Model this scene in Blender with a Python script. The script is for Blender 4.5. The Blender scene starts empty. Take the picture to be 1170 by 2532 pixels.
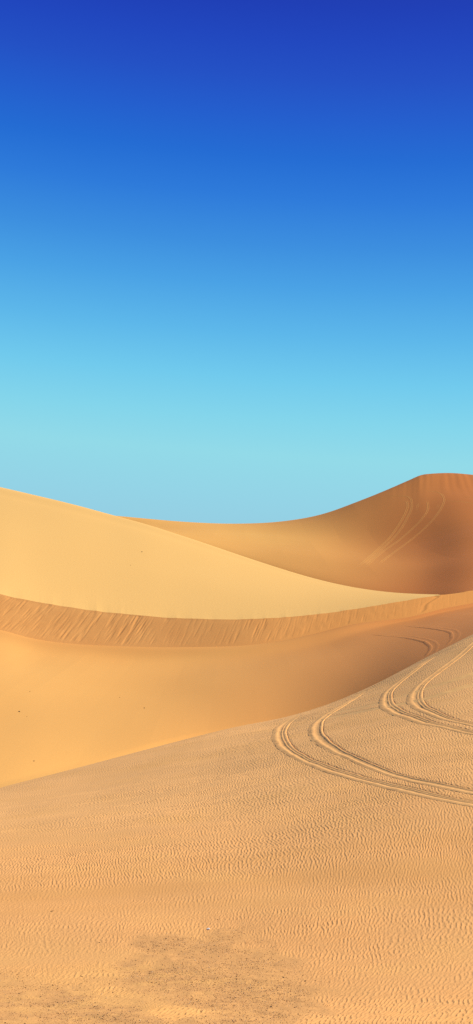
import bpy, math, random
import numpy as np
from mathutils import Vector
from mathutils.bvhtree import BVHTree

C = bpy.context.scene.collection
rng = np.random.default_rng(7)
random.seed(7)

# ------------------------------------------------------------------ survey
# The dunes were surveyed from one station: a sight line (px, py) and a range d in metres.
F, CX, HOR = 2500.0, 585.0, 1400.0
CAM_Z = 30.0
NEAR = 13.0


def world(px, py, d):
    e = np.maximum(d, NEAR)
    return (px - CX) / F * e, d, CAM_Z + (HOR - py) / F * e


def pchip(x, Y, xq):
    x = np.asarray(x, float); Y = np.asarray(Y, float); xq = np.asarray(xq, float)
    h = np.diff(x)
    hs = h.reshape((-1,) + (1,) * (Y.ndim - 1))
    dl = np.diff(Y, axis=0) / hs
    n = len(x)
    m = np.zeros_like(Y)
    if n == 2:
        m[:] = dl[0]
    else:
        w1 = 2 * hs[1:] + hs[:-1]; w2 = hs[1:] + 2 * hs[:-1]
        a, b = dl[:-1], dl[1:]
        ok = a * b > 0
        den = np.where(ok, w1 / np.where(ok, a, 1) + w2 / np.where(ok, b, 1), 1)
        m[1:-1] = np.where(ok, (w1 + w2) / den, 0)
        m[0], m[-1] = dl[0], dl[-1]
    i = np.clip(np.searchsorted(x, xq, side='right') - 1, 0, n - 2)
    hh = h[i]
    t = np.clip((xq - x[i]) / hh, 0, 1)
    sh = (-1,) + (1,) * (Y.ndim - 1)
    t = t.reshape(sh); hh = hh.reshape(sh)
    return ((1 + 2 * t) * (1 - t) ** 2 * Y[i] + t * (1 - t) ** 2 * hh * m[i]
            + t * t * (3 - 2 * t) * Y[i + 1] + t * t * (t - 1) * hh * m[i + 1])


def blur1(a, k):
    """smooth a curve sampled on the columns"""
    if k < 1:
        return a
    ker = np.hanning(2 * k + 3)[1:-1]; ker /= ker.sum()
    p = np.concatenate([2 * a[0] - a[k:0:-1], a, 2 * a[-1] - a[-2:-k - 2:-1]])
    return np.convolve(p, ker, 'valid')


def line(pts, px, k=0):
    p = np.array(pts, float)
    return blur1(pchip(p[:, 0], p[:, 1], px), k)


def surface(rows, counts):
    """rows: list of (py, d) arrays over the columns; counts: samples per interval"""
    t = np.concatenate([[0]] + [k + np.arange(1, c + 1) / c for k, c in enumerate(counts)])
    PY = pchip(np.arange(len(rows)), np.array([r[0] for r in rows]), t)
    D = pchip(np.arange(len(rows)), np.array([r[1] for r in rows]), t)
    return PY, D, t


def sm(a, b, x):
    t = np.clip((x - a) / (b - a), 0, 1)
    return t * t * (3 - 2 * t)


# ------------------------------------------------------------------ noise
def lattice(seed, n=256):
    r = np.random.default_rng(seed)
    w = np.fft.fft2(r.standard_normal((n, n)))
    k = np.fft.fftfreq(n) * n
    kk = np.hypot(k[:, None], k[None, :])
    w *= np.exp(-(kk / (n * 0.19)) ** 2)
    a = np.real(np.fft.ifft2(w))
    return (a / a.std()).astype(np.float64)


def samp(grid, u, v):
    n, m = grid.shape
    u = np.mod(u, n); v = np.mod(v, m)
    i = np.floor(u).astype(np.int64); j = np.floor(v).astype(np.int64)
    fu = u - i; fv = v - j
    i %= n; j %= m
    i1 = (i + 1) % n; j1 = (j + 1) % m
    return (grid[i, j] * (1 - fu) * (1 - fv) + grid[i1, j] * fu * (1 - fv)
            + grid[i, j1] * (1 - fu) * fv + grid[i1, j1] * fu * fv)


_lat = {}


def noise(x, y, sx, sy, seed):
    """about unit-variance smooth noise, features about sx by sy metres"""
    if seed not in _lat:
        _lat[seed] = lattice(seed)
    return samp(_lat[seed], x / sx * 4 + seed * 13.7, y / sy * 4 + seed * 7.1)


def ripple_field(n=3072, cell=0.0120, lam=0.080, ang=0.0, bw=0.23, aw=math.radians(26), seed=3):
    r = np.random.default_rng(seed)
    w = np.fft.fft2(r.standard_normal((n, n)))
    k = np.fft.fftfreq(n, cell)
    kx, ky = k[:, None], k[None, :]
    kr = np.hypot(kx, ky)
    th = np.arctan2(ky, kx) - ang
    th = (th + np.pi) % (2 * np.pi) - np.pi
    k0 = 1 / lam
    w *= np.exp(-((kr - k0) / (bw * k0)) ** 2 / 2) * np.exp(-(th / aw) ** 2 / 2)
    z = np.fft.ifft2(w)
    z /= np.sqrt((np.abs(z) ** 2).mean())
    return z.astype(np.complex64), cell


# ------------------------------------------------------------------ objects
def link(name, mesh, mat=None, parent=None):
    o = bpy.data.objects.new(name, mesh)
    C.objects.link(o)
    if mat and mesh is not None:
        mesh.materials.append(mat)
    if parent:
        o.parent = parent
    return o


def tag(o, label=None, cat=None, group=None, kind=None):
    if label: o['label'] = label
    if cat: o['category'] = cat
    if group: o['group'] = group
    if kind: o['kind'] = kind
    return o


def empty(name, loc):
    o = bpy.data.objects.new(name, None)
    o.location = loc
    o.empty_display_size = 0.3
    C.objects.link(o)
    return o


def grid_mesh(name, X, Y, Z, attrs=None, smooth=True):
    nr, nc = X.shape
    v = np.stack([X, Y, Z], -1).reshape(-1, 3).astype(np.float32)
    idx = np.arange(nr * nc).reshape(nr, nc)
    f = np.stack([idx[:-1, :-1], idx[:-1, 1:], idx[1:, 1:], idx[1:, :-1]], -1).reshape(-1, 4).astype(np.int32)
    me = bpy.data.meshes.new(name)
    me.vertices.add(len(v)); me.vertices.foreach_set('co', v.ravel())
    me.loops.add(f.size); me.loops.foreach_set('vertex_index', f.ravel())
    me.polygons.add(len(f))
    me.polygons.foreach_set('loop_start', np.arange(0, f.size, 4, dtype=np.int32))
    me.polygons.foreach_set('loop_total', np.full(len(f), 4, np.int32))
    me.polygons.foreach_set('use_smooth', np.full(len(f), smooth, bool))
    for k, a in (attrs or {}).items():
        at = me.attributes.new(k, 'FLOAT', 'POINT')
        at.data.foreach_set('value', np.asarray(a, np.float32).ravel())
    me.update()
    return me


def tree_of(X, Y, Z, sr=3, sc=3):
    r = np.unique(np.append(np.arange(0, X.shape[0], sr), X.shape[0] - 1))
    c = np.unique(np.append(np.arange(0, X.shape[1], sc), X.shape[1] - 1))
    X, Y, Z = X[np.ix_(r, c)], Y[np.ix_(r, c)], Z[np.ix_(r, c)]
    nr, nc = X.shape
    idx = np.arange(nr * nc).reshape(nr, nc)
    f = np.stack([idx[:-1, :-1], idx[:-1, 1:], idx[1:, 1:], idx[1:, :-1]], -1).reshape(-1, 4)
    v = np.stack([X, Y, Z], -1).reshape(-1, 3)
    return BVHTree.FromPolygons([tuple(p) for p in v.tolist()], f.tolist())


CAM = Vector((0, 0, CAM_Z))


def sight(tree, px, py):
    d = Vector(((px - CX) / F, 1.0, (HOR - py) / F)).normalized()
    h = tree.ray_cast(CAM, d)
    return h[0]


def drop(tree, x, y):
    h = tree.ray_cast(Vector((x, y, 200)), Vector((0, 0, -1)))
    return h[0].z if h[0] else None


# ------------------------------------------------------------------ materials
def nodes(mat):
    mat.use_nodes = True
    nt = mat.node_tree
    nt.nodes.clear()
    return nt, nt.nodes.new, nt.links.new


def sand_material(name, base, alt, big=8.0, grain=25.0, grain_amt=0.10, bump=0.3, bump_scale=18.0, bump_dist=0.02,
                  layers=(), stretch=(1, 1, 1), top=None):
    """sand: two tones in broad drifts, grain speckle, fine bump; layers = (attribute, colour)"""
    mat = bpy.data.materials.new(name)
    nt, N, L = nodes(mat)
    out = N('ShaderNodeOutputMaterial')
    bs = N('ShaderNodeBsdfPrincipled')
    bs.inputs['Roughness'].default_value = 0.95
    bs.inputs['Specular IOR Level'].default_value = 0.12
    tc = N('ShaderNodeNewGeometry')
    mp = N('ShaderNodeMapping'); mp.inputs['Scale'].default_value = stretch
    L(tc.outputs['Position'], mp.inputs['Vector'])
    n1 = N('ShaderNodeTexNoise'); n1.inputs['Scale'].default_value = 1 / big; n1.inputs['Detail'].default_value = 4
    L(mp.outputs['Vector'], n1.inputs['Vector'])
    r1 = N('ShaderNodeMapRange'); r1.inputs['From Min'].default_value = 0.32; r1.inputs['From Max'].default_value = 0.68
    L(n1.outputs['Fac'], r1.inputs['Value'])
    mx = N('ShaderNodeMix'); mx.data_type = 'RGBA'
    mx.inputs['A'].default_value = (*base, 1); mx.inputs['B'].default_value = (*alt, 1)
    L(r1.outputs['Result'], mx.inputs['Factor'])
    col = mx.outputs['Result']
    for attr, c in layers:
        at = N('ShaderNodeAttribute'); at.attribute_name = attr
        m2 = N('ShaderNodeMix'); m2.data_type = 'RGBA'
        L(at.outputs['Fac'], m2.inputs['Factor'])
        L(col, m2.inputs['A']); m2.inputs['B'].default_value = (*c, 1)
        col = m2.outputs['Result']
    n2 = N('ShaderNodeTexNoise'); n2.inputs['Scale'].default_value = grain; n2.inputs['Detail'].default_value = 3
    L(tc.outputs['Position'], n2.inputs['Vector'])
    r2 = N('ShaderNodeMapRange')
    r2.inputs['From Min'].default_value = 0.3; r2.inputs['From Max'].default_value = 0.7
    r2.inputs['To Min'].default_value = 1 - grain_amt; r2.inputs['To Max'].default_value = 1 + grain_amt
    L(n2.outputs['Fac'], r2.inputs['Value'])
    ml = N('ShaderNodeVectorMath'); ml.operation = 'SCALE'
    L(col, ml.inputs[0]); L(r2.outputs['Result'], ml.inputs['Scale'])
    L(ml.outputs['Vector'], bs.inputs['Base Color'])
    n3 = N('ShaderNodeTexNoise'); n3.inputs['Scale'].default_value = bump_scale; n3.inputs['Detail'].default_value = 4
    L(mp.outputs['Vector'], n3.inputs['Vector'])
    bp = N('ShaderNodeBump'); bp.inputs['Strength'].default_value = bump; bp.inputs['Distance'].default_value = bump_dist
    L(n3.outputs['Fac'], bp.inputs['Height'])
    L(bp.outputs['Normal'], bs.inputs['Normal'])
    L(bs.outputs['BSDF'], out.inputs['Surface'])
    return mat


def stone_material(name, a, b, rough=0.8, scale=60):
    mat = bpy.data.materials.new(name)
    nt, N, L = nodes(mat)
    out = N('ShaderNodeOutputMaterial'); bs = N('ShaderNodeBsdfPrincipled')
    bs.inputs['Roughness'].default_value = rough
    g = N('ShaderNodeNewGeometry')
    n = N('ShaderNodeTexNoise'); n.inputs['Scale'].default_value = scale; n.inputs['Detail'].default_value = 5
    L(g.outputs['Position'], n.inputs['Vector'])
    m = N('ShaderNodeMix'); m.data_type = 'RGBA'
    m.inputs['A'].default_value = (*a, 1); m.inputs['B'].default_value = (*b, 1)
    L(n.outputs['Fac'], m.inputs['Factor']); L(m.outputs['Result'], bs.inputs['Base Color'])
    L(bs.outputs['BSDF'], out.inputs['Surface'])
    return mat


def gravel_material(name):
    """each pebble takes one of several stone tones at random"""
    mat = bpy.data.materials.new(name)
    nt, N, L = nodes(mat)
    out = N('ShaderNodeOutputMaterial'); bs = N('ShaderNodeBsdfPrincipled')
    bs.inputs['Roughness'].default_value = 0.85
    g = N('ShaderNodeNewGeometry')
    r = N('ShaderNodeValToRGB')
    cr = r.color_ramp; cr.interpolation = 'CONSTANT'
    cols = [(0.0, (.10, .05, .025)), (.08, (.26, .13, .05)), (.30, (.46, .25, .10)), (.66, (.66, .40, .17)), (.9, (.82, .60, .34))]
    cr.elements[0].color = (*cols[0][1], 1)
    cr.elements[1].position = cols[1][0]; cr.elements[1].color = (*cols[1][1], 1)
    for p, c in cols[2:]:
        e = cr.elements.new(p); e.color = (*c, 1)
    L(g.outputs['Random Per Island'], r.inputs['Fac'])
    L(r.outputs['Color'], bs.inputs['Base Color'])
    L(bs.outputs['BSDF'], out.inputs['Surface'])
    return mat


SAND_NEAR = sand_material('rippled_sand', (.855, .468, .176), (.83, .44, .160), big=6, grain=26, grain_amt=.08,
                          bump=.3, bump_scale=30, bump_dist=.010,
                          layers=(('band', (.78, .40, .125)), ('grey', (.93, .53, .205)), ('yellow', (.865, .485, .168)),
                                  ('gravel', (.76, .415, .155))))
SAND_TRACK = sand_material('churned_sand', (.94, .535, .20), (.92, .51, .188), big=1.5, grain=20, grain_amt=.07,
                           bump=.3, bump_scale=16, bump_dist=.015)
SAND_PALE = sand_material('pale_churned_sand', (.97, .585, .225), (.96, .565, .215), big=1.5, grain=20, grain_amt=.06, bump=.2, bump_scale=16, bump_dist=.012)
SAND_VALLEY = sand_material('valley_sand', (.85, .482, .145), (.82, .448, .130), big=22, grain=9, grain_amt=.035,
                            bump=.15, bump_scale=5, bump_dist=.03, layers=(('red', (.66, .275, .080)),), stretch=(1, .35, 1))  # red layer is painted shade, on the right side and along the toe
SAND_LIGHT = sand_material('pale_sand', (.89, .565, .19), (.88, .55, .18), big=35, grain=5, grain_amt=.035,
                           bump=.35, bump_scale=3.0, bump_dist=.06, stretch=(1, .45, 1))
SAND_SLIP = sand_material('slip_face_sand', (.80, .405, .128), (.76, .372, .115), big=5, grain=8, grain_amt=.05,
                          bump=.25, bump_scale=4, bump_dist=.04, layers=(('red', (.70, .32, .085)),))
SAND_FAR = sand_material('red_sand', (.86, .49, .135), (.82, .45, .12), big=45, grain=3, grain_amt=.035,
                         bump=.15, bump_scale=1.5, bump_dist=.08, layers=(('red', (.56, .20, .05)),), stretch=(1, .5, 1))  # red layer mixes redder sand with painted shade towards the right
SAND_GROUND = sand_material('desert_sand', (.7, .42, .17), (.62, .36, .14), big=60, grain=2, grain_amt=.05)

# ------------------------------------------------------------------ crest and toe lines (sight line readings)
NEAR_CREST = [(-900, 2150), (-500, 2075), (-200, 2003), (0, 1948), (205, 1895), (359, 1854), (462, 1827), (585, 1797), (698, 1775),
              (801, 1745), (919, 1696), (980, 1665), (1057, 1624), (1108, 1599), (1170, 1568), (1300, 1512), (1500, 1450), (2200, 1340)]
SLIP_CREST = [(-2000, 1330), (-900, 1372), (-500, 1410), (-200, 1444), (0, 1468), (77, 1485), (154, 1498), (256, 1512), (359, 1522), (462, 1529), (564, 1531),
              (640, 1529), (750, 1522), (860, 1508), (960, 1492), (1060, 1475), (1110, 1469), (1170, 1459), (1350, 1436), (1700, 1410), (3000, 1400)]
SLIP_TOE = [(-2000, 1420), (-900, 1470), (-500, 1505), (-200, 1530), (0, 1555), (77, 1577), (154, 1588), (256, 1595), (410, 1599), (564, 1597), (650, 1590), (775, 1566),
            (878, 1541), (996, 1527), (1047, 1517), (1083, 1506), (1170, 1490), (1350, 1455), (1700, 1425), (3000, 1412)]
SLIP_D = [(-2000, 120), (-500, 142), (0, 150), (560, 150), (900, 158), (1110, 168), (1170, 172), (1500, 190), (3000, 240)]
LIGHT_TOP = [(-2000, 1000), (-900, 1090), (-500, 1120), (-200, 1165), (0, 1204), (51, 1216), (128, 1234), (205, 1253), (272, 1272), (359, 1295), (436, 1320), (513, 1345),
             (570, 1365), (673, 1399), (775, 1430), (878, 1453), (980, 1466), (1060, 1469.5), (1103, 1469.8), (1170, 1474), (1500, 1490), (3000, 1500)]
LIGHT_D = [(-2000, 420), (-500, 330), (0, 285), (300, 262), (600, 235), (850, 207), (1000, 188), (1103, 172), (1170, 176), (1500, 195), (3000, 245)]
FAR_TOP = [(-2000, 1230), (-900, 1240), (-200, 1258), (0, 1262), (150, 1266), (272, 1274), (359, 1282), (460, 1290.5), (570, 1295), (647, 1293.5), (724, 1286), (801, 1271), (878, 1243),
           (955, 1212), (1010, 1188), (1044, 1174), (1052, 1172.5), (1108, 1169.5), (1170, 1174), (1350, 1205), (1700, 1260), (3000, 1300)]
FAR_D = [(-2000, 520), (0, 440), (300, 425), (600, 432), (800, 428), (950, 436), (1050, 452), (1170, 462), (1500, 480), (3000, 560)]


def columns(lo, hi, n, far_lo, far_hi, extra=40):
    a = lo - (lo - far_lo) * (np.linspace(1, 0, extra, endpoint=False) ** 1.5)
    b = hi + (far_hi - hi) * (np.linspace(0, 1, extra + 1)[1:] ** 1.5)
    return np.concatenate([a, np.linspace(lo, hi, n), b])


def zrow(z, d):
    return HOR - z * F / d


# ------------------------------------------------------------------ foreground dune
def near_rows(px):
    one = np.ones_like(px)
    crest = line(NEAR_CREST, px, 40)
    cd = line([(-900, 34), (-500, 38), (0, 45), (300, 48), (585, 51), (900, 53), (1170, 56), (2200, 70)], px)
    K = (-900, 0, 585, 1170, 2200)
    f = lambda v: line(list(zip(K, v)), px)
    return [
        (2650 * one, -12 * one),
        (2650 * one, 5 * one),
        (2625 * one, 13.4 * one),
        (f((2545, 2532, 2532, 2528, 2510)), 15 * one),
        (f((2160, 2120, 2060, 1935, 1740)), f((25, 26.5, 27.5, 29, 32))),
        (f((2110, 1995, 1862, 1690, 1440)), f((31, 38, 42, 44, 50))),
        (crest, cd),
        (crest + 35, cd + 6),
        (zrow(-19 * one, cd + 18), cd + 18),
        (zrow(-31 * one, cd + 40), cd + 40),
    ]


NEAR_COUNTS = [3, 4, 30, 330, 330, 300, 24, 16, 6]
pxn = columns(-420, 1590, 1750, -1900, 3300)
PYn, Dn, Tn = surface(near_rows(pxn), NEAR_COUNTS)
PXn = np.broadcast_to(pxn, PYn.shape)
Xn, Yn, Zn = world(PXn, PYn, Dn)
Zn = Zn + .02 * noise(Xn, Yn, 3, 2, 30) * sm(14, 16, Yn) * sm(6.0, 5.8, Tn)[:, None] * sm(-420, -150, PXn) * sm(1590, 1450, PXn)
near_tree = tree_of(Xn, Yn, Zn, 3, 3)

# ------------------------------------------------------------------ valley, middle dune, far dune surfaces
pxm = columns(-260, 1430, 1150, -1900, 2900)


def toe_d(px):
    sd = line(SLIP_D, px, 90); sc = line(SLIP_CREST, px, 45); st = line(SLIP_TOE, px, 40)
    z = (HOR - sc) / F * sd
    return (z - 0.60 * sd) / ((HOR - st) / F - 0.60), sd, sc, st


TD, SD, SC, ST = toe_d(pxm)
one = np.ones_like(pxm)
nc = line(NEAR_CREST, pxm, 60)
v1d = line([(-900, 50), (-300, 55), (0, 62), (300, 75), (600, 89), (750, 93), (900, 95), (1050, 95), (1170, 97), (2900, 130)], pxm, 70)
v2py = line([(-900, 1640), (-300, 1690), (0, 1715), (300, 1708), (600, 1672), (900, 1602), (1050, 1556), (1170, 1522), (1500, 1470), (2900, 1430)], pxm, 70)
v2d = line([(-900, 85), (0, 98), (300, 108), (600, 118), (900, 131), (1050, 136), (1170, 143), (2900, 190)], pxm, 70)
wt = 1 - sm(800, 1010, pxm)
valley_rows = [(zrow(-24 * one, v1d - 22), v1d - 22), (nc + 14, v1d), (v2py, v2d), (ST + 8 + 22 * wt, TD - 1.5 - 5.5 * wt), (ST + 1.5, TD - .2), (ST + 22, TD + 10)]
PYv, Dv, Tv = surface(valley_rows, [30, 180, 120, 50, 12])
PXv = np.broadcast_to(pxm, PYv.shape)
Xv, Yv, Zv = world(PXv, PYv, Dv)

slip_rows = [(ST + 14, TD - 1.0), (ST, TD), (SC, SD)]
PYs = np.concatenate([[ST + 16], ST + (SC - ST) * np.linspace(0, 1, 110)[:, None]])
Ds = np.concatenate([[TD - 1.4], TD + (SD - TD) * np.linspace(0, 1, 110)[:, None]])
PXs = np.broadcast_to(pxm, PYs.shape)
Xs, Ys, Zs = world(PXs, PYs, Ds)

LT = line(LIGHT_TOP, pxm, 60); LD = line(LIGHT_D, pxm, 90)
LT = LT + (np.maximum(LT, SC + 2) - LT) * sm(1080, 1106, pxm)
gap = np.maximum(LD - SD, 3)
mid1 = SC + (LT - SC) * 0.50
light_rows = [(SC, SD), (SC + (LT - SC) * .46, SD + gap * .36), (LT + (SC - LT) * .085, SD + gap * .86), (LT, SD + gap),
              (LT + 14, SD + gap * 1.15 + 4), (zrow(-30 * one, SD + gap + 110), SD + gap + 110)]
PYl, Dl, Tl = surface(light_rows, [90, 110, 40, 12, 10])
PXl = np.broadcast_to(pxm, PYl.shape)
Xl, Yl, Zl = world(PXl, PYl, Dl)

FT = line(FAR_TOP, pxm, 45); FT = FT + (line(FAR_TOP, pxm, 4) - FT) * sm(930, 1000, pxm); FD = line(FAR_D, pxm, 40)
f1d = line([(-1900, 430), (0, 400), (272, 385), (450, 335), (600, 300), (750, 266), (900, 240), (1050, 222), (1170, 190), (1500, 185), (2900, 240)], pxm, 60)
f2py = line([(-1900, 1310), (0, 1300), (272, 1292), (450, 1306), (600, 1325), (750, 1340), (900, 1346), (1050, 1338), (1170, 1336), (1500, 1340), (2900, 1350)], pxm, 60)
f2d = line([(-1900, 460), (0, 425), (272, 410), (450, 385), (600, 372), (750, 352), (900, 345), (1050, 335), (1170, 305), (1500, 300), (2900, 380)], pxm, 60)
far_rows = [(blur1(np.maximum(LT, SC), 70) + 70, f1d - 22), (blur1(np.maximum(LT, SC * sm(1040, 1110, pxm)), 70) + 9, f1d), (f2py, f2d), (FT, FD), (FT + 14, FD + 25), (zrow(-30 * one, FD + 230), FD + 230)]
PYf, Df, Tf = surface(far_rows, [20, 130, 140, 14, 10])
PXf = np.broadcast_to(pxm, PYf.shape)
Xf, Yf, Zf = world(PXf, PYf, Df)

# relief on the far dune: soft undulation and slumps near the crest
Zf = Zf + 0.35 * noise(Xf, Yf, 45, 45, 51) * sm(1, 1.6, Tf)[:, None] * sm(3.0, 2.8, Tf)[:, None]
edge = sm(2.45, 2.8, Tf)[:, None] * sm(3.0, 2.97, Tf)[:, None]
Zf = Zf + edge * 0.06 * noise(Xf + .6 * (FT * 0 + Zf.max(0) - Zf), Zf, 2.5, 30, 52) * sm(930, 1060, PXf)
Zv = Zv + (0.05 * noise(Xv, Yv, 9, 24, 53) + 0.12 * noise(Xv, Yv, 40, 40, 54)) * sm(1, 1.1, Tv)[:, None] * sm(3.8, 3.0, Tv)[:, None]
Zl = Zl + 0.04 * noise(Xl, Yl, 70, 30, 55) * sm(0, .2, Tl)[:, None] * sm(3, 2.7, Tl)[:, None]

# avalanche streaks down the slip face
h = np.concatenate([[-.1], np.linspace(0, 1, 110)])[:, None]
run = (1 - h) * np.maximum(SD - TD, .5)
u = Xs + 0.50 * (Zs[-1:] - Zs)
cl = noise(u, run, 9, 40, 61)
st_ = .55 * noise(u, run, .50, 5, 62) + .95 * noise(u, run, .26, 2.6, 63) + .3 * noise(u, run, 1.2, 8, 64)
lump = noise(Xs, Zs, 1.2, .8, 65)
env = sm(-.02, .15, h) * sm(1.0, .95, h) * (.55 + .45 * sm(-1.0, .8, cl)) * (1 - .6 * sm(930, 1010, PXs))
relief = (-.015 * np.abs(st_) + .013 * st_ + .022 * lump * sm(-.4, 1.0, noise(u, run, 12, 12, 66)))
relief = relief * env
# a single slump gully near the right hand end
gx = 1078 - (1 - h) * 46 + 5 * np.sin(h * 9)
relief = relief - .09 * np.exp(-((PXs - gx) / 6.0) ** 2) * sm(0.02, .2, h) + .06 * np.exp(-((PXs - gx - 11) / 7.0) ** 2) * sm(0.02, .2, h)
Ys = Ys - relief * .6; Zs = Zs + relief * .8

wob = (-.012 * np.abs(noise(pxm, pxm * 0, 25, 25, 41)) - .04 * np.abs(noise(pxm, pxm * 0, 45, 45, 42))) * sm(-150, -20, pxm)
Zs = Zs + wob * sm(.80, 1, h)
Zl = Zl + wob * np.exp(-Tl / .12)[:, None]
valley_tree = tree_of(Xv, Yv, Zv, 2, 2)
far_tree = tree_of(Xf, Yf, Zf, 2, 2)
light_tree = tree_of(Xl, Yl, Zl, 3, 3)


# ------------------------------------------------------------------ tyre tracks
def resample(P, step):
    P = np.array(P)
    s = np.concatenate([[0], np.cumsum(np.linalg.norm(np.diff(P, axis=0), axis=1))])
    q = np.linspace(0, s[-1], max(int(s[-1] / step), 8))
    out = np.stack([np.interp(q, s, P[:, k]) for k in range(P.shape[1])], -1)
    return out, q


def smooth_path(P, k, it=2):
    P = P.copy()
    for _ in range(it):
        Q = np.stack([blur1(P[:, c], min(k, len(P) // 3)) for c in range(P.shape[1])], -1)
        P[1:-1] = Q[1:-1]
    return P


def path_on(tree, pix, step):
    pix = np.array(pix, float)
    s = np.concatenate([[0], np.cumsum(np.linalg.norm(np.diff(pix, axis=0), axis=1))])
    q = np.linspace(0, s[-1], int(s[-1] / 3) + 4)
    pp = np.stack([pchip(s, pix[:, 0], q), pchip(s, pix[:, 1], q)], -1)
    pts = [sight(tree, a, b) for a, b in pp]
    pts = [(p.x, p.y) for p in pts if p is not None]
    P, q = resample(pts, step)
    P = smooth_path(P, max(int(1.2 / step), 2), 2)
    return resample(P, step)


PROFILES = {
    # (s, height): s metres across, positive to the inside of the bend
    'sweep': [(-.74, -.05), (-.64, .004), (-.54, .014), (-.44, .024), (-.38, .026), (-.28, .018), (-.14, -.016), (-.04, -.026), (.03, -.024), (.09, .000), (.13, .002),
              (.17, -.013), (.22, -.014), (.29, .009), (.34, .012), (.42, .006), (.52, -.05)],
    'single': [(-.74, -.05), (-.64, .004), (-.52, .014), (-.42, .027), (-.36, .029), (-.26, .018), (-.10, -.018), (.04, -.030), (.14, -.024), (.19, -.021), (.27, .009),
               (.31, .020), (.41, .006), (.51, -.05)],
    'faint': [(-.34, -.05), (-.24, .003), (-.18, .034), (-.12, .025), (-.06, -.02), (.06, -.02), (.12, .025), (.18, .034), (.24, .003), (.34, -.05)],
    'far': [(-.62, -.06), (-.45, .008), (-.32, .046), (-.18, .014), (0, .006), (.18, .014), (.32, .046), (.45, .008), (.62, -.06)],
    'bank': [(-.9, -.06), (-.7, .01), (-.45, .07), (-.3, .075), (-.1, .015), (.2, .012), (.45, .03), (.7, .01), (.9, -.06)],
}



def red_shade_valley(x, y):  # painted shade, deepening to the right where the hollow turns from the sun
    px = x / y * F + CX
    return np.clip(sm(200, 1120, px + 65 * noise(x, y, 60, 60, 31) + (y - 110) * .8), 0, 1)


def red_shade_far(x, y):  # redder sand plus painted shade, both growing towards the right of the dune
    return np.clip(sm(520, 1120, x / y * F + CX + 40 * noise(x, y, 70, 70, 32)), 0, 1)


stamps = []     # (path, half width, kind) on the near dune


def rut(parent, tree, pix, prof, step, mat, width=1.0, height=1.0, flip=1, fade=(3, 3), seed=0, near=False, grow=None, tint=None):
    P, q = path_on(tree, pix, step)
    T = np.gradient(P, axis=0); T /= np.linalg.norm(T, axis=1)[:, None] + 1e-9
    Nn = np.stack([-T[:, 1], T[:, 0]], -1) * flip
    pr = np.array(PROFILES[prof])
    if prof in ('sweep', 'single'):
        P = P + Nn * .23; width = width * .60; height = height * .85
    fine = np.linspace(pr[0, 0], pr[-1, 0], 30)
    ph = pchip(pr[:, 0], pr[:, 1], fine)
    L = q[-1]
    env = sm(0, fade[0], q) * sm(0, fade[1], L - q)
    env0 = env
    if not near:
        env = env * np.clip(.85 + .25 * noise(q, q * 0, 14, 1, 72 + seed), .4, 1.1)
    wv = width * (1 + .05 * noise(q, q * 0, 2.2, 1, 71 + seed))
    hv = height * env
    if grow is not None:
        g = np.interp(q / L, grow[0], grow[1]); wv = wv * g; hv = hv * g
    X = P[:, 0:1] + Nn[:, 0:1] * fine[None, :] * wv[:, None]
    Y = P[:, 1:2] + Nn[:, 1:2] * fine[None, :] * wv[:, None]
    B = np.zeros_like(X)
    for i in range(X.shape[0]):
        for j in range(X.shape[1]):
            z = drop(tree, X[i, j], Y[i, j])
            B[i, j] = z if z is not None else (B[i, j - 1] if j else CAM_Z - 9)
    crumb = .006 * noise(X, Y, .35, .35, 81 + seed) + .004 * noise(X, Y, .14, .14, 83)
    body = sm(pr[0, 0], pr[0, 0] + .16, fine) * sm(pr[-1, 0], pr[-1, 0] - .16, fine)
    hh = ph[None, :] * hv[:, None]
    sink = -(.014 if near else .10) * (1 - env0)[:, None]
    if not near:
        hh = np.where(ph[None, :] < 0, ph[None, :], hh)
    else:
        hh = np.where(body[None, :] < .3, np.minimum(ph[None, :], hh), hh)
    Z = B + hh + (crumb * body[None, :] * hv[:, None]) + sink
    if near and prof != 'faint':
        c = int(np.argmin(np.abs(fine + .16)))          # foot of the thrown-up bank
        o = link('wheel_rut', grid_mesh('wheel_rut', X[:, c:], Y[:, c:], Z[:, c:]), mat, parent)
        link('sand_berm', grid_mesh('sand_berm', X[:, :c + 1], Y[:, :c + 1], Z[:, :c + 1]), mat, o)
    else:
        o = link('wheel_rut', grid_mesh('wheel_rut', X, Y, Z, {'red': tint(X, Y)} if tint else None), mat, parent)
    if near:
        stamps.append((P, wv * (fine[-1] - .10), env))
    return o


def track(label, name='tyre_track'):
    t = empty(name, (0, 0, 0))
    return tag(t, label, 'tyre track')


A1 = [(735, 1767), (719, 1775), (697, 1789), (683, 1806), (680, 1820), (686, 1840), (704, 1860), (737, 1880), (788, 1902), (878, 1930), (980, 1956), (1083, 1980), (1170, 1997), (1330, 2022), (1560, 2050)]
A2 = [(905, 1706), (883, 1719), (850, 1740), (814, 1760), (786, 1778), (771, 1796), (769, 1814), (780, 1832), (804, 1851), (839, 1870), (878, 1888), (916, 1904), (980, 1927), (1083, 1950), (1170, 1966), (1330, 1990), (1560, 2016)]
B1 = [(1075, 1619), (1052, 1633), (1006, 1668), (965, 1699), (944, 1724), (944, 1742), (972, 1764), (1032, 1786), (1108, 1805), (1170, 1818), (1330, 1842), (1560, 1870)]
B2 = [(1230, 1548), (1170, 1584), (1134, 1617), (1083, 1655), (1042, 1686), (1018, 1712), (1014, 1733), (1029, 1752), (1062, 1768), (1108, 1784), (1170, 1798), (1330, 1822), (1560, 1848)]
C1 = [(1560, 1560), (1330, 1622), (1170, 1666), (1108, 1686), (1042, 1706), (980, 1726), (903, 1747), (790, 1768), (728, 1779)]
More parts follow.
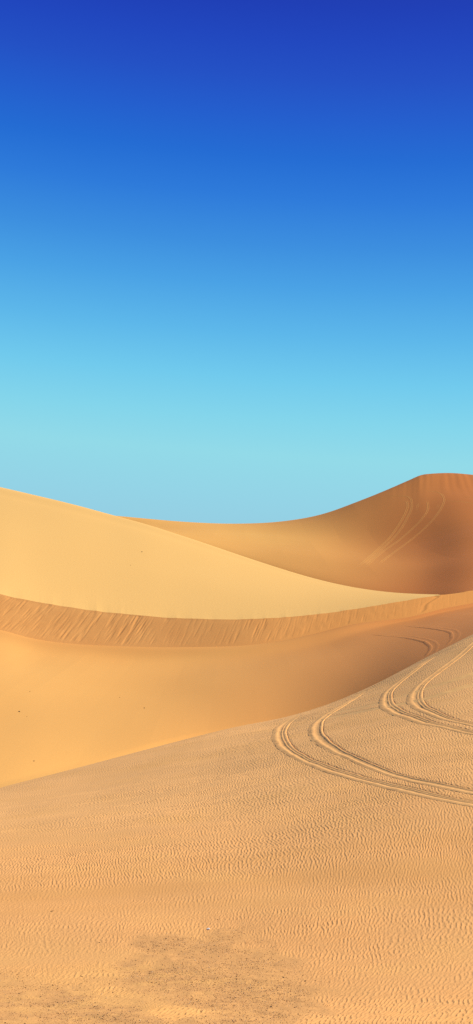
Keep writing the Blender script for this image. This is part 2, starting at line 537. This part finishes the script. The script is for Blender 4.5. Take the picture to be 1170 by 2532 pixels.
C2 = [(1560, 1588), (1330, 1650), (1170, 1692), (1108, 1711), (1042, 1730), (980, 1743), (878, 1762), (790, 1778), (716, 1788)]

tA = track('deep pair of tyre ruts curving widest and lowest on the rippled dune, nearest bend')
rut(tA, near_tree, A1, 'sweep', .09, SAND_TRACK, flip=1, fade=(4, 1), seed=1, near=True, grow=([0, .12, .3, .5, 1], [.7, 1.0, .95, .68, .6]))
rut(tA, near_tree, A2, 'single', .09, SAND_TRACK, flip=1, fade=(3, 1), seed=2, near=True, grow=([0, .15, .3, .38, .55, 1], [.35, .65, .95, 1.0, .55, .45]))
tB = track('tight hairpin pair of tyre ruts on the upper right of the rippled dune')
rut(tB, near_tree, B1, 'sweep', .09, SAND_TRACK, flip=1, fade=(2, 1), seed=3, near=True, grow=([0, .25, .4, .5, .65, 1], [.5, .75, 1.0, .95, .55, .5]))
rut(tB, near_tree, B2, 'sweep', .09, SAND_TRACK, flip=1, fade=(2, 1), seed=4, near=True, grow=([0, .3, .45, .55, .7, 1], [.6, .75, 1.0, .95, .5, .45]))
tC = track('faint straight pair of tyre lines running behind the hairpin ruts to the dune crest')
rut(tC, near_tree, C1, 'faint', .1, SAND_PALE, width=1.1, fade=(1, 14), seed=5, near=True, grow=([0, .5, .7, 1], [1.2, 1.1, .7, .6]))
rut(tC, near_tree, C2, 'faint', .1, SAND_PALE, width=1.1, fade=(1, 14), seed=6, near=True, grow=([0, .5, .7, 1], [1.1, 1.0, .7, .6]))

D1 = [(858, 1560), (891, 1564), (946, 1570), (1000, 1574), (1041, 1581), (1064, 1589), (1073, 1600), (1066, 1614), (1047, 1630), (1020, 1646)]
D2 = [(918, 1540), (987, 1545), (1055, 1551), (1096, 1556), (1121, 1562), (1126, 1573), (1113, 1592), (1095, 1606)]
tD = track('looping tyre track pair in the brown hollow just behind the rippled dune crest')
rut(tD, valley_tree, D1, 'bank', .3, SAND_VALLEY, width=.8, height=.75, fade=(10, 4), seed=7, tint=red_shade_valley)
rut(tD, valley_tree, D2, 'bank', .3, SAND_VALLEY, width=.8, height=.75, fade=(12, 4), seed=8, tint=red_shade_valley)
E = [
    ('outermost curved tyre track on the red dune face, left of the others', 
     [[(900, 1238), (945, 1232), (985, 1226), (1006, 1227), (1017, 1236), (1018, 1252), (1007, 1280), (985, 1316), (950, 1352), (911, 1385), (852, 1432)],
      [(960, 1236), (990, 1232), (1004, 1237), (1008, 1250), (1003, 1266), (989, 1292), (964, 1328), (925, 1366), (897, 1391), (842, 1434)]]),
    ('middle curved tyre track running down the red dune face',
     [[(1040, 1228), (1057, 1238), (1058, 1256), (1042, 1284), (1014, 1312), (986, 1336), (946, 1364), (900, 1403), (862, 1436)],
      [(1022, 1232), (1033, 1246), (1030, 1262), (1016, 1290), (998, 1312)]]),
    ('right hand hooked tyre track high on the red dune face',
     [[(1001, 1219), (1038, 1215), (1072, 1215), (1092, 1222), (1098, 1236), (1092, 1254), (1076, 1278), (1052, 1304), (1022, 1330), (960, 1376), (900, 1423)],
      [(1070, 1236), (1084, 1246), (1078, 1262), (1060, 1284), (1036, 1308)]]),
    ('level pair of tyre lines along the upper right of the red dune',
     [[(1092, 1225), (1120, 1226), (1170, 1231), (1260, 1244), (1400, 1270)], [(1040, 1239), (1080, 1238), (1110, 1239), (1142, 1240), (1170, 1246), (1260, 1262), (1400, 1290)]]),
    ('pale level tyre line turning along the left shoulder of the red dune',
     [[(850, 1268), (900, 1257), (935, 1248), (965, 1245), (985, 1248), (997, 1258)]]),
]
for lab, ruts in E:
    t = track(lab)
    for k, p in enumerate(ruts):
        rut(t, far_tree, p, 'far', .8, SAND_FAR, width=1.1, height=1.0, fade=(14, 40), seed=9 + k, tint=lambda x, y: .8 * red_shade_far(x, y))

# ------------------------------------------------------------------ ripples on the foreground dune
cell = .05
gx0, gy0, gw, gh = -26.0, 8.0, int(60 / cell), int(64 / cell)
tm = np.zeros((gw, gh), np.float32)
for P, wv, env in stamps:
    for (x, y), w, e in zip(P, np.broadcast_to(wv, (len(P),)), env):
        ci, cj = int((x - gx0) / cell), int((y - gy0) / cell)
        R = 20
        i0, i1, j0, j1 = max(ci - R, 0), min(ci + R + 1, gw), max(cj - R, 0), min(cj + R + 1, gh)
        if i0 >= i1 or j0 >= j1:
            continue
        a = gx0 + (np.arange(i0, i1) + .5) * cell - x; b = gy0 + (np.arange(j0, j1) + .5) * cell - y
        dd = np.hypot(a[:, None], b[None, :])
        m = (np.clip((w + .08 - dd) / .16, 0, 1) * min(1, e * 2.5)).astype(np.float32)
        tm[i0:i1, j0:j1] = np.maximum(tm[i0:i1, j0:j1], m)
inside = (Xn > gx0 + .1) & (Xn < gx0 + gw * cell - .1) & (Yn > gy0 + .1) & (Yn < gy0 + gh * cell - .1)
TM = np.where(inside, samp(tm, (Xn - gx0) / cell - .5, (Yn - gy0) / cell - .5), 0)

# gravel patches: blobs laid out on the dune in metres
gr = np.zeros_like(Xn)
for cx, cy, rx, ry, a in [(-.9, 17.9, 1.7, 1.9, 1.0), (-.3, 16.8, 1.4, 1.3, 1.0), (.5, 16.2, .85, 1.4, .9), (-.3, 19.0, 1.1, .9, .8), (-3.0, 16.3, .9, .9, .9),
                          (-2.3, 15.4, 1.4, .9, .95), (-4.2, 15.9, 1.5, 1.5, 1.0), (-1.6, 16.4, .7, .5, .7), (-.1, 15.0, .9, .6, .8)]:
    gr = np.maximum(gr, a * np.exp(-(((Xn - cx) / rx) ** 2 + ((Yn - cy) / ry) ** 2) * 1.0))
gr = gr - .45 * np.exp(-(((Xn + 1.15) / .8) ** 2 + ((Yn - 15.6) / .55) ** 2)) - .35 * np.exp(-(((Xn + 1.5 - (Yn - 18.4) * .5) / .22) ** 2 + ((Yn - 18.4) / 1.4) ** 2)) - .4 * np.exp(-(((Xn + 2.6) / .9) ** 2 + ((Yn - 18.6) / 1.0) ** 2))
gravel = sm(.03, .30, gr) * sm(-.02, .78, gr + .15 * noise(Xn, Yn, 1.8, .9, 91) + .12 * noise(Xn, Yn, .5, .45, 92))

wx = .05 * noise(Xn, Yn, 2.2, .8, 21) + .30 * noise(Xn, Yn, 7, 5, 22) + .022 * noise(Xn, Yn, .9, .38, 27)
yg = np.clip(Yn, 10, 70)
wx = wx - (.14 * yg + .44 * np.minimum(yg, 34) - .44 * np.clip(yg - 17, 0, 17) ** 2 / 34)
grow_l = 1 + .40 * sm(18, 46, Yn)
scale = 1 - .10 * np.tanh((Xn - Yn * .12 + 2) / 6)
field, fc = ripple_field()
u = (Xn + wx) / grow_l / fc; v = (Yn) / fc
zr = samp(field, u, v)
amp = np.abs(zr)
ph = np.angle(zr)
prof = .5 * np.cos(ph + .68 * np.sin(ph + 1.15))
amp = np.minimum(1, amp / .75) ** .6
patch = .84 + .09 * noise(Xn, Yn, 5, 3, 23) + .07 * noise(Xn, Yn, 1.5, 1.0, 24)
patch = np.clip(patch, .35, 1.15)
# wind-packed bands where the ripples are subdued, crossing the dune from side to side
bl = noise(Xn, Yn, 60, 8, 25) * .5
band_line = lambda off, wid: np.exp(-((Yn - (22.6 + .10 * Xn + off + .4 * noise(Xn, Yn, 9, 9, 26))) / wid) ** 2)
bands = np.clip(band_line(0, .8) * .9 + band_line(1.7, .45) * .6 + band_line(-1.5, .4) * .45, 0, 1)
left = sm(-1, -9, Xn - (Yn - 20) * .10)
lens = sm(-420, -150, PXn) * sm(1590, 1450, PXn)
A = .0152 * patch * (1 - .30 * bands) * (1 - .93 * sm(0, .7, gravel)) * (1 - .5 * left) * lens * sm(13.3, 14.2, Yn)
A = A * (1 + .45 * sm(17, 27, Yn) - .30 * sm(33, 46, Yn))
A = A * (1 - .45 * sm(.1, 1.1, noise(Xn, Yn - .09 * Xn, 26, .75, 98)) * sm(6, -3, Xn))
A = np.minimum(A, .0172) * (1 - TM)
crest_fade = sm(6.12, 6.0, Tn)[:, None]
A = A * crest_fade * (.35 + .65 * sm(5.98, 5.80, Tn)[:, None])
rip = A * amp * prof
rip += (.010 * noise(Xn, Yn, .9, .5, 28) + .004 * noise(Xn, Yn, .22, .14, 29)) * gravel * lens
Zr = Zn + rip - .075 * TM
bandc = np.clip(bands * .6 + .25 * sm(0, 1.2, noise(Xn, Yn, 9, 3, 93)), 0, 1) * (1 - gravel)
grey = np.clip(np.maximum(sm(-3, -11, Xn - (Yn - 28) * .25) * sm(22, 30, Yn) * .9, .85 * sm(21, 36, Yn)) + sm(5.86, 6.0, Tn)[:, None] * .5, 0, 1)
yellow = np.clip(sm(20.5, 17.5, Yn) * sm(2.2, -.8, Xn) * .9 + .2 * noise(Xn, Yn, 2, 1, 94), 0, 1)
me = grid_mesh('foreground_dune', Xn, Yn, Zr, {'band': bandc, 'grey': grey, 'yellow': yellow, 'gravel': np.clip(gravel * (.72 + .34 * noise(Xn, Yn, .35, .12, 97) + .2 * noise(Xn, Yn, .7, .5, 96)), 0, 1)})
near = tag(link('foreground_dune', me, SAND_NEAR), 'wide foreground dune covered in small wind ripples', 'dune', kind='structure')

# ------------------------------------------------------------------ the other dunes
red_shade_v = np.maximum(red_shade_valley(Xv, Yv), .42 * sm(2.3, 3.9, Tv)[:, None] * wt)  # adds a painted shade band on the sand under the slip face
me = grid_mesh('valley', Xv, Yv, Zv, {'red': red_shade_v})
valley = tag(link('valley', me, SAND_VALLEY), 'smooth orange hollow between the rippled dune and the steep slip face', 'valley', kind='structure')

me = grid_mesh('middle_dune', Xl, Yl, Zl)
middle = tag(link('middle_dune', me, SAND_LIGHT), 'bright pale smooth dune slope rising to the left', 'dune', kind='structure')
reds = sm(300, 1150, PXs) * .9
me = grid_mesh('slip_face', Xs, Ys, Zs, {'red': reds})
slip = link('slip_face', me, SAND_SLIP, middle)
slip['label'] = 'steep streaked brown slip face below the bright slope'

red_shade_f = red_shade_far(Xf, Yf)
me = grid_mesh('far_dune', Xf, Yf, Zf, {'red': red_shade_f})
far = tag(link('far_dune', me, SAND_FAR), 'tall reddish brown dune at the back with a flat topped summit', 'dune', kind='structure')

# ground sheet out to the horizon, with low swells
gxs = np.linspace(-6000, 6000, 60); gys = np.linspace(-3000, 9000, 60)
GX, GY = np.meshgrid(gxs, gys)
GZ = -2 + 1.5 * noise(GX, GY, 900, 900, 33)
me = grid_mesh('desert_ground', GX, GY, GZ)
tag(link('desert_ground', me, SAND_GROUND), 'flat desert ground beyond the dunes', 'ground', kind='structure')

# ------------------------------------------------------------------ stones
final_tree = tree_of(Xn, Yn, Zr, 2, 2)
DARK = stone_material('dark_stone', (.030, .018, .012), (.075, .04, .025))
BROWN = stone_material('brown_stone', (.09, .045, .025), (.17, .09, .045))
WHITE = stone_material('white_stone', (.80, .78, .74), (.86, .84, .80), scale=25)
GRAVEL = gravel_material('gravel_mix')


def ico(sub):
    import bmesh
    bm = bmesh.new(); bmesh.ops.create_icosphere(bm, subdivisions=sub, radius=1)
    v = np.array([p.co[:] for p in bm.verts]); f = [[q.index for q in p.verts] for p in bm.faces]
    bm.free()
    return v, f


def stone_mesh(name, seed, flat=.6, sub=2, rough=.2):
    v, f = ico(sub)
    r = np.random.default_rng(seed)
    k = np.ones(len(v))
    for _ in range(6):                                  # chip facets off a rounded stone
        n = r.standard_normal(3); n /= np.linalg.norm(n)
        dcut = r.uniform(.55, .9)
        over = v @ n - dcut
        v = v - np.where(over > 0, over, 0)[:, None] * n
    v = v * r.uniform(1 - rough, 1 + rough, 3) * np.array([1, .85, flat])
    me = bpy.data.meshes.new(name)
    me.from_pydata(v.tolist(), [], f); me.update()
    return me


protos = [stone_mesh('pebble', 100 + k, .55 + .1 * (k % 3)) for k in range(5)]
for p in protos: p.materials.append(DARK)
protos_b = [stone_mesh('pebble', 200 + k, .6) for k in range(3)]
for p in protos_b: p.materials.append(BROWN)


def put(px, py, r, tree, label, group, mesh, name='pebble', cat='pebble'):
    p = sight(tree, px, py)
    if p is None:
        return None
    o = link(name, mesh)
    o.location = (p.x, p.y, p.z + r * (.4 if name == 'stone' and cat == 'stone' and r < .045 else .22))
    o.scale = (r, r, r)
    o.rotation_euler = (random.uniform(-.15, .15), random.uniform(-.15, .15), random.uniform(0, 6.28))
    return tag(o, label, cat, group)


# dark pebbles read off the photograph, foreground
spots = [(60, 2275, 1.2), (576, 2276, 1.3), (538, 2274, 1.2), (324, 2290, .9), (411, 2321, 1.6), (246, 2331, 1.5), (262, 2332, 1.3), (325, 2336, 1.2), (408, 2348, 1.4),
         (378, 2364, 1.1), (203, 2415, 1.5), (448, 2353, .9), (232, 2402, 1.1), (461, 2367, .9), (572, 2367, 1.2), (473, 2384, 1.0), (443, 2339, 1.0), (452, 2381, .9), (586, 2411, 1.5),
         (585, 2415, 1.4), (517, 2438, 1.1), (492, 2377, .9), (497, 2501, 1.3), (123, 2490, 1.4), (121, 2498, 1.2), (143, 2479, 1.3), (234, 2489, 1.2), (290, 2463, 1.0),
         (232, 2458, .9), (169, 2477, 1.0), (701, 2417, 1.7), (755, 2426, 1.5), (767, 2339, 1.1), (618, 2444, 1.0), (670, 2490, 1.9), (738, 2508, 1.2), (650, 2516, 1.0), (720, 2452, .8),
         (618, 2335, .8), (555, 2345, .8), (22, 2480, 1.1), (214, 2510, 1.1), (62, 2531, 1.2), (138, 2462, .8), (289, 2464, .9), (330, 2520, 1.0), (594, 2318, .8), (520, 2317, .8)]
glab = 'small near-black pebble lying in the stony patch of the foreground sand'
for k, (px, py, s) in enumerate(spots):
    put(px, py, .0098 * s, final_tree, glab, 'dark pebbles scattered over the stony foreground sand', protos[k % 5])
browns = [(435, 2296, 1), (445, 2300, 1.1), (350, 2383, .9), (545, 2350, 1), (560, 2352, .9), (470, 2350, 1), (510, 2346, .9), (528, 2328, 1.1), (180, 2390, 1), (100, 2440, 1), (70, 2446, .9), (130, 2448, 1),
          (55, 2420, 1), (30, 2442, .9), (640, 2400, 1), (690, 2380, .9), (660, 2360, .8), (600, 2386, 1), (560, 2392, 1), (625, 2470, 1), (700, 2470, .9)]
for k, (px, py, s) in enumerate(browns):
    put(px, py, .0088 * s, final_tree, 'small brown pebble half sunk in the stony patch of the foreground sand', 'brown pebbles scattered over the stony foreground sand', protos_b[k % 3])
put(515, 2299, .04, final_tree, 'single white stone lying on the sand, the only white one', None, stone_mesh('white_stone', 77, .6, 3), 'stone', 'stone').data.materials.append(WHITE)
# a small dark twig
p = sight(final_tree, 128, 2254)
import bmesh
bm = bmesh.new()
pts = [(-.03, 0, .004), (-.012, .004, .010), (.008, -.002, .011), (.03, .006, .013), (.05, .004, .022)]
rad = [.003, .006, .006, .004, .002]
prev = None
for (x, y, z), r in zip(pts, rad):
    ring = [bm.verts.new((x, y + r * math.cos(a), z + r * math.sin(a))) for a in np.arange(6) * math.pi / 3]
    if prev:
        for i in range(6): bm.faces.new((prev[i], prev[(i + 1) % 6], ring[(i + 1) % 6], ring[i]))
    else:
        bm.faces.new(ring[::-1])
    prev = ring
bm.faces.new(prev)
me = bpy.data.meshes.new('twig'); bm.to_mesh(me); bm.free()
tw = link('twig', me, DARK); tw.location = (p.x, p.y, p.z); tw.rotation_euler = (0, 0, .2)
tag(tw, 'short dark twig lying on the rippled sand at the far left', 'twig')
# stones on the distant slopes
for px, py, r, tree, lab in [
        (48, 1760, .085, valley_tree, 'darkest lone stone on the left of the smooth orange hollow'),
        (67, 1772, .05, valley_tree, 'tiny pale brown stone just below the darkest lone stone in the hollow'),
        (74, 1710, .055, valley_tree, 'tiny stone highest up on the left of the orange hollow'),
        (296, 1725, .06, valley_tree, 'tiny stone in the middle of the orange hollow, left of its neighbour'),
        (357, 1751, .07, valley_tree, 'lone dark stone furthest right in the orange hollow'),
        (84, 1882, .05, valley_tree, 'small stone low in the hollow close to the rippled dune crest'),
        (351, 1365, .15, light_tree, 'dark lone stone on the bright pale dune slope'),
        (323, 1398, .10, light_tree, 'tiny faint stone below the dark one on the pale dune slope')]:
    put(px, py, r, tree, lab, None, protos_b[0] if 'faint' in lab or 'pale brown' in lab or 'tiny stone' in lab else protos[1], 'stone', 'stone')

# gravel: thousands of tiny stones, one mesh
v0, f0 = ico(1)
f0 = np.array(f0)
N_G = 26000
cand_x = rng.uniform(-6, 4, 260000); cand_y = rng.uniform(13.4, 21.0, 260000)
# gravel probability looked up on the dune grid via its own columns/rows
ok_rows = (Yn[:, 900] > 13.3) & (Yn[:, 900] < 21.5)
yy = Yn[ok_rows]; 
ri = np.clip(np.searchsorted(yy[:, 900], cand_y), 0, yy.shape[0] - 1)
pxc = cand_x / np.maximum(cand_y, NEAR) * F + CX
ci = np.clip(np.searchsorted(pxc * 0 + 0, 0) * 0 + np.searchsorted(pxn, pxc), 0, len(pxn) - 1)
gsub = gravel[ok_rows]; zsub = Zr[ok_rows]
gp = gsub[ri, ci]
keep = (rng.uniform(0, 1, len(cand_x)) < gp * (.35 + .65 * sm(-.6, .8, noise(cand_x, cand_y, .8, .35, 95))) + .006) & (pxc > -420) & (pxc < 1500)
kx, ky = cand_x[keep][:N_G], cand_y[keep][:N_G]
kz = np.array([drop(final_tree, a, b) or 0 for a, b in zip(kx, ky)])
sz = np.exp(rng.normal(math.log(.0040), .42, len(kx)))
sz = np.clip(sz, .002, .013)
rot = rng.uniform(0, 6.28, len(kx))
sx = sz * rng.uniform(.8, 1.3, len(kx)); sy = sz * rng.uniform(.8, 1.3, len(kx)); sh = sz * rng.uniform(.5, .9, len(kx))
vx = v0[None, :, 0] * sx[:, None]; vy = v0[None, :, 1] * sy[:, None]
V = np.stack([kx[:, None] + vx * np.cos(rot)[:, None] - vy * np.sin(rot)[:, None],
              ky[:, None] + vx * np.sin(rot)[:, None] + vy * np.cos(rot)[:, None],
              kz[:, None] + v0[None, :, 2] * sh[:, None] + sh[:, None] * .25], -1).reshape(-1, 3)
Fc = (f0[None] + (np.arange(len(kx)) * len(v0))[:, None, None]).reshape(-1, 3).astype(np.int32)
me = bpy.data.meshes.new('gravel')
me.vertices.add(len(V)); me.vertices.foreach_set('co', V.astype(np.float32).ravel())
me.loops.add(Fc.size); me.loops.foreach_set('vertex_index', Fc.ravel())
me.polygons.add(len(Fc)); me.polygons.foreach_set('loop_start', np.arange(0, Fc.size, 3, dtype=np.int32)); me.polygons.foreach_set('loop_total', np.full(len(Fc), 3, np.int32))
me.update(); me.validate()
tag(link('gravel', me, GRAVEL), 'fine mixed brown gravel strewn over the foreground sand', 'gravel', kind='stuff')

# ------------------------------------------------------------------ light and sky
EL, AZ = math.radians(38), math.radians(73)
sun_dir = Vector((math.cos(EL) * math.sin(AZ), math.cos(EL) * math.cos(AZ), math.sin(EL)))
sd = bpy.data.lights.new('sun', 'SUN'); sd.energy = 5.0; sd.angle = math.radians(.55); sd.color = (1.0, .88, .70)
so = bpy.data.objects.new('sun', sd); C.objects.link(so)
so.rotation_euler = (-sun_dir).to_track_quat('-Z', 'Y').to_euler()
so.location = (60, 20, 90)

w = bpy.data.worlds.new('World'); bpy.context.scene.world = w
w.use_nodes = True
nt = w.node_tree; nt.nodes.clear(); N = nt.nodes.new; L = nt.links.new
out = N('ShaderNodeOutputWorld'); bg = N('ShaderNodeBackground')
sky = N('ShaderNodeTexSky'); sky.sky_type = 'NISHITA'; sky.sun_disc = False
sky.sun_elevation = EL; sky.sun_rotation = AZ; sky.altitude = 200; sky.air_density = 1; sky.dust_density = 1
tc = N('ShaderNodeTexCoord'); sp = N('ShaderNodeSeparateXYZ'); L(tc.outputs['Generated'], sp.inputs['Vector'])
ma = N('ShaderNodeMath'); ma.operation = 'MULTIPLY_ADD'; ma.inputs[1].default_value = .07; L(sp.outputs['X'], ma.inputs[0]); L(sp.outputs['Z'], ma.inputs[2])
ramp = N('ShaderNodeValToRGB'); L(ma.outputs[0], ramp.inputs['Fac'])


def lin(c):
    return tuple(((x / 255) / 12.92 if x / 255 <= .04045 else ((x / 255 + .055) / 1.055) ** 2.4) for x in c)


stops = [(1330, (148, 205, 227)), (1230, (147, 212, 231)), (1120, (146, 219, 233)), (1030, (131, 214, 236)), (930, (112, 203, 238)), (820, (92, 184, 235)), (700, (72, 162, 230)),
         (600, (58, 143, 224)), (480, (42, 122, 219)), (380, (31, 107, 212)), (280, (31, 93, 206)), (180, (31, 79, 197)), (90, (28, 69, 191)), (0, (26, 60, 182)), (-120, (27, 52, 168)), (-600, (28, 36, 80))]
cr = ramp.color_ramp
for k, (y, c) in enumerate(stops):
    t = (HOR - y) / F
    z = t / math.sqrt(1 + t * t)
    if k == 0: e = cr.elements[0]; e.position = z
    elif k == 1: e = cr.elements[1]; e.position = z
    else: e = cr.elements.new(z)
    e.color = (*lin(c), 1)
mul = N('ShaderNodeVectorMath'); mul.operation = 'SCALE'; mul.inputs['Scale'].default_value = .10; L(sky.outputs['Color'], mul.inputs[0])
mix = N('ShaderNodeMix'); mix.data_type = 'RGBA'; mix.inputs['Factor'].default_value = .97
L(mul.outputs['Vector'], mix.inputs['A']); L(ramp.outputs['Color'], mix.inputs['B'])
L(mix.outputs['Result'], bg.inputs['Color']); bg.inputs['Strength'].default_value = 1.0
L(bg.outputs['Background'], out.inputs['Surface'])

# ------------------------------------------------------------------ camera
cam = bpy.data.cameras.new('camera')
cam.sensor_fit = 'VERTICAL'; cam.sensor_height = 36; cam.sensor_width = 24
cam.lens = 36 * F / 2532
cam.shift_y = (HOR - 1266) / 2532
cam.clip_start = .5; cam.clip_end = 20000
co = bpy.data.objects.new('camera', cam); C.objects.link(co)
co.location = (0, 0, CAM_Z); co.rotation_euler = (math.radians(90), 0, 0)
s = bpy.context.scene
s.camera = co
s.render.engine = 'CYCLES'
s.cycles.max_bounces = 6; s.cycles.diffuse_bounces = 3
s.cycles.use_denoising = False
s.view_settings.view_transform = 'Standard'; s.view_settings.look = 'None'; s.view_settings.exposure = 0; s.view_settings.gamma = 1
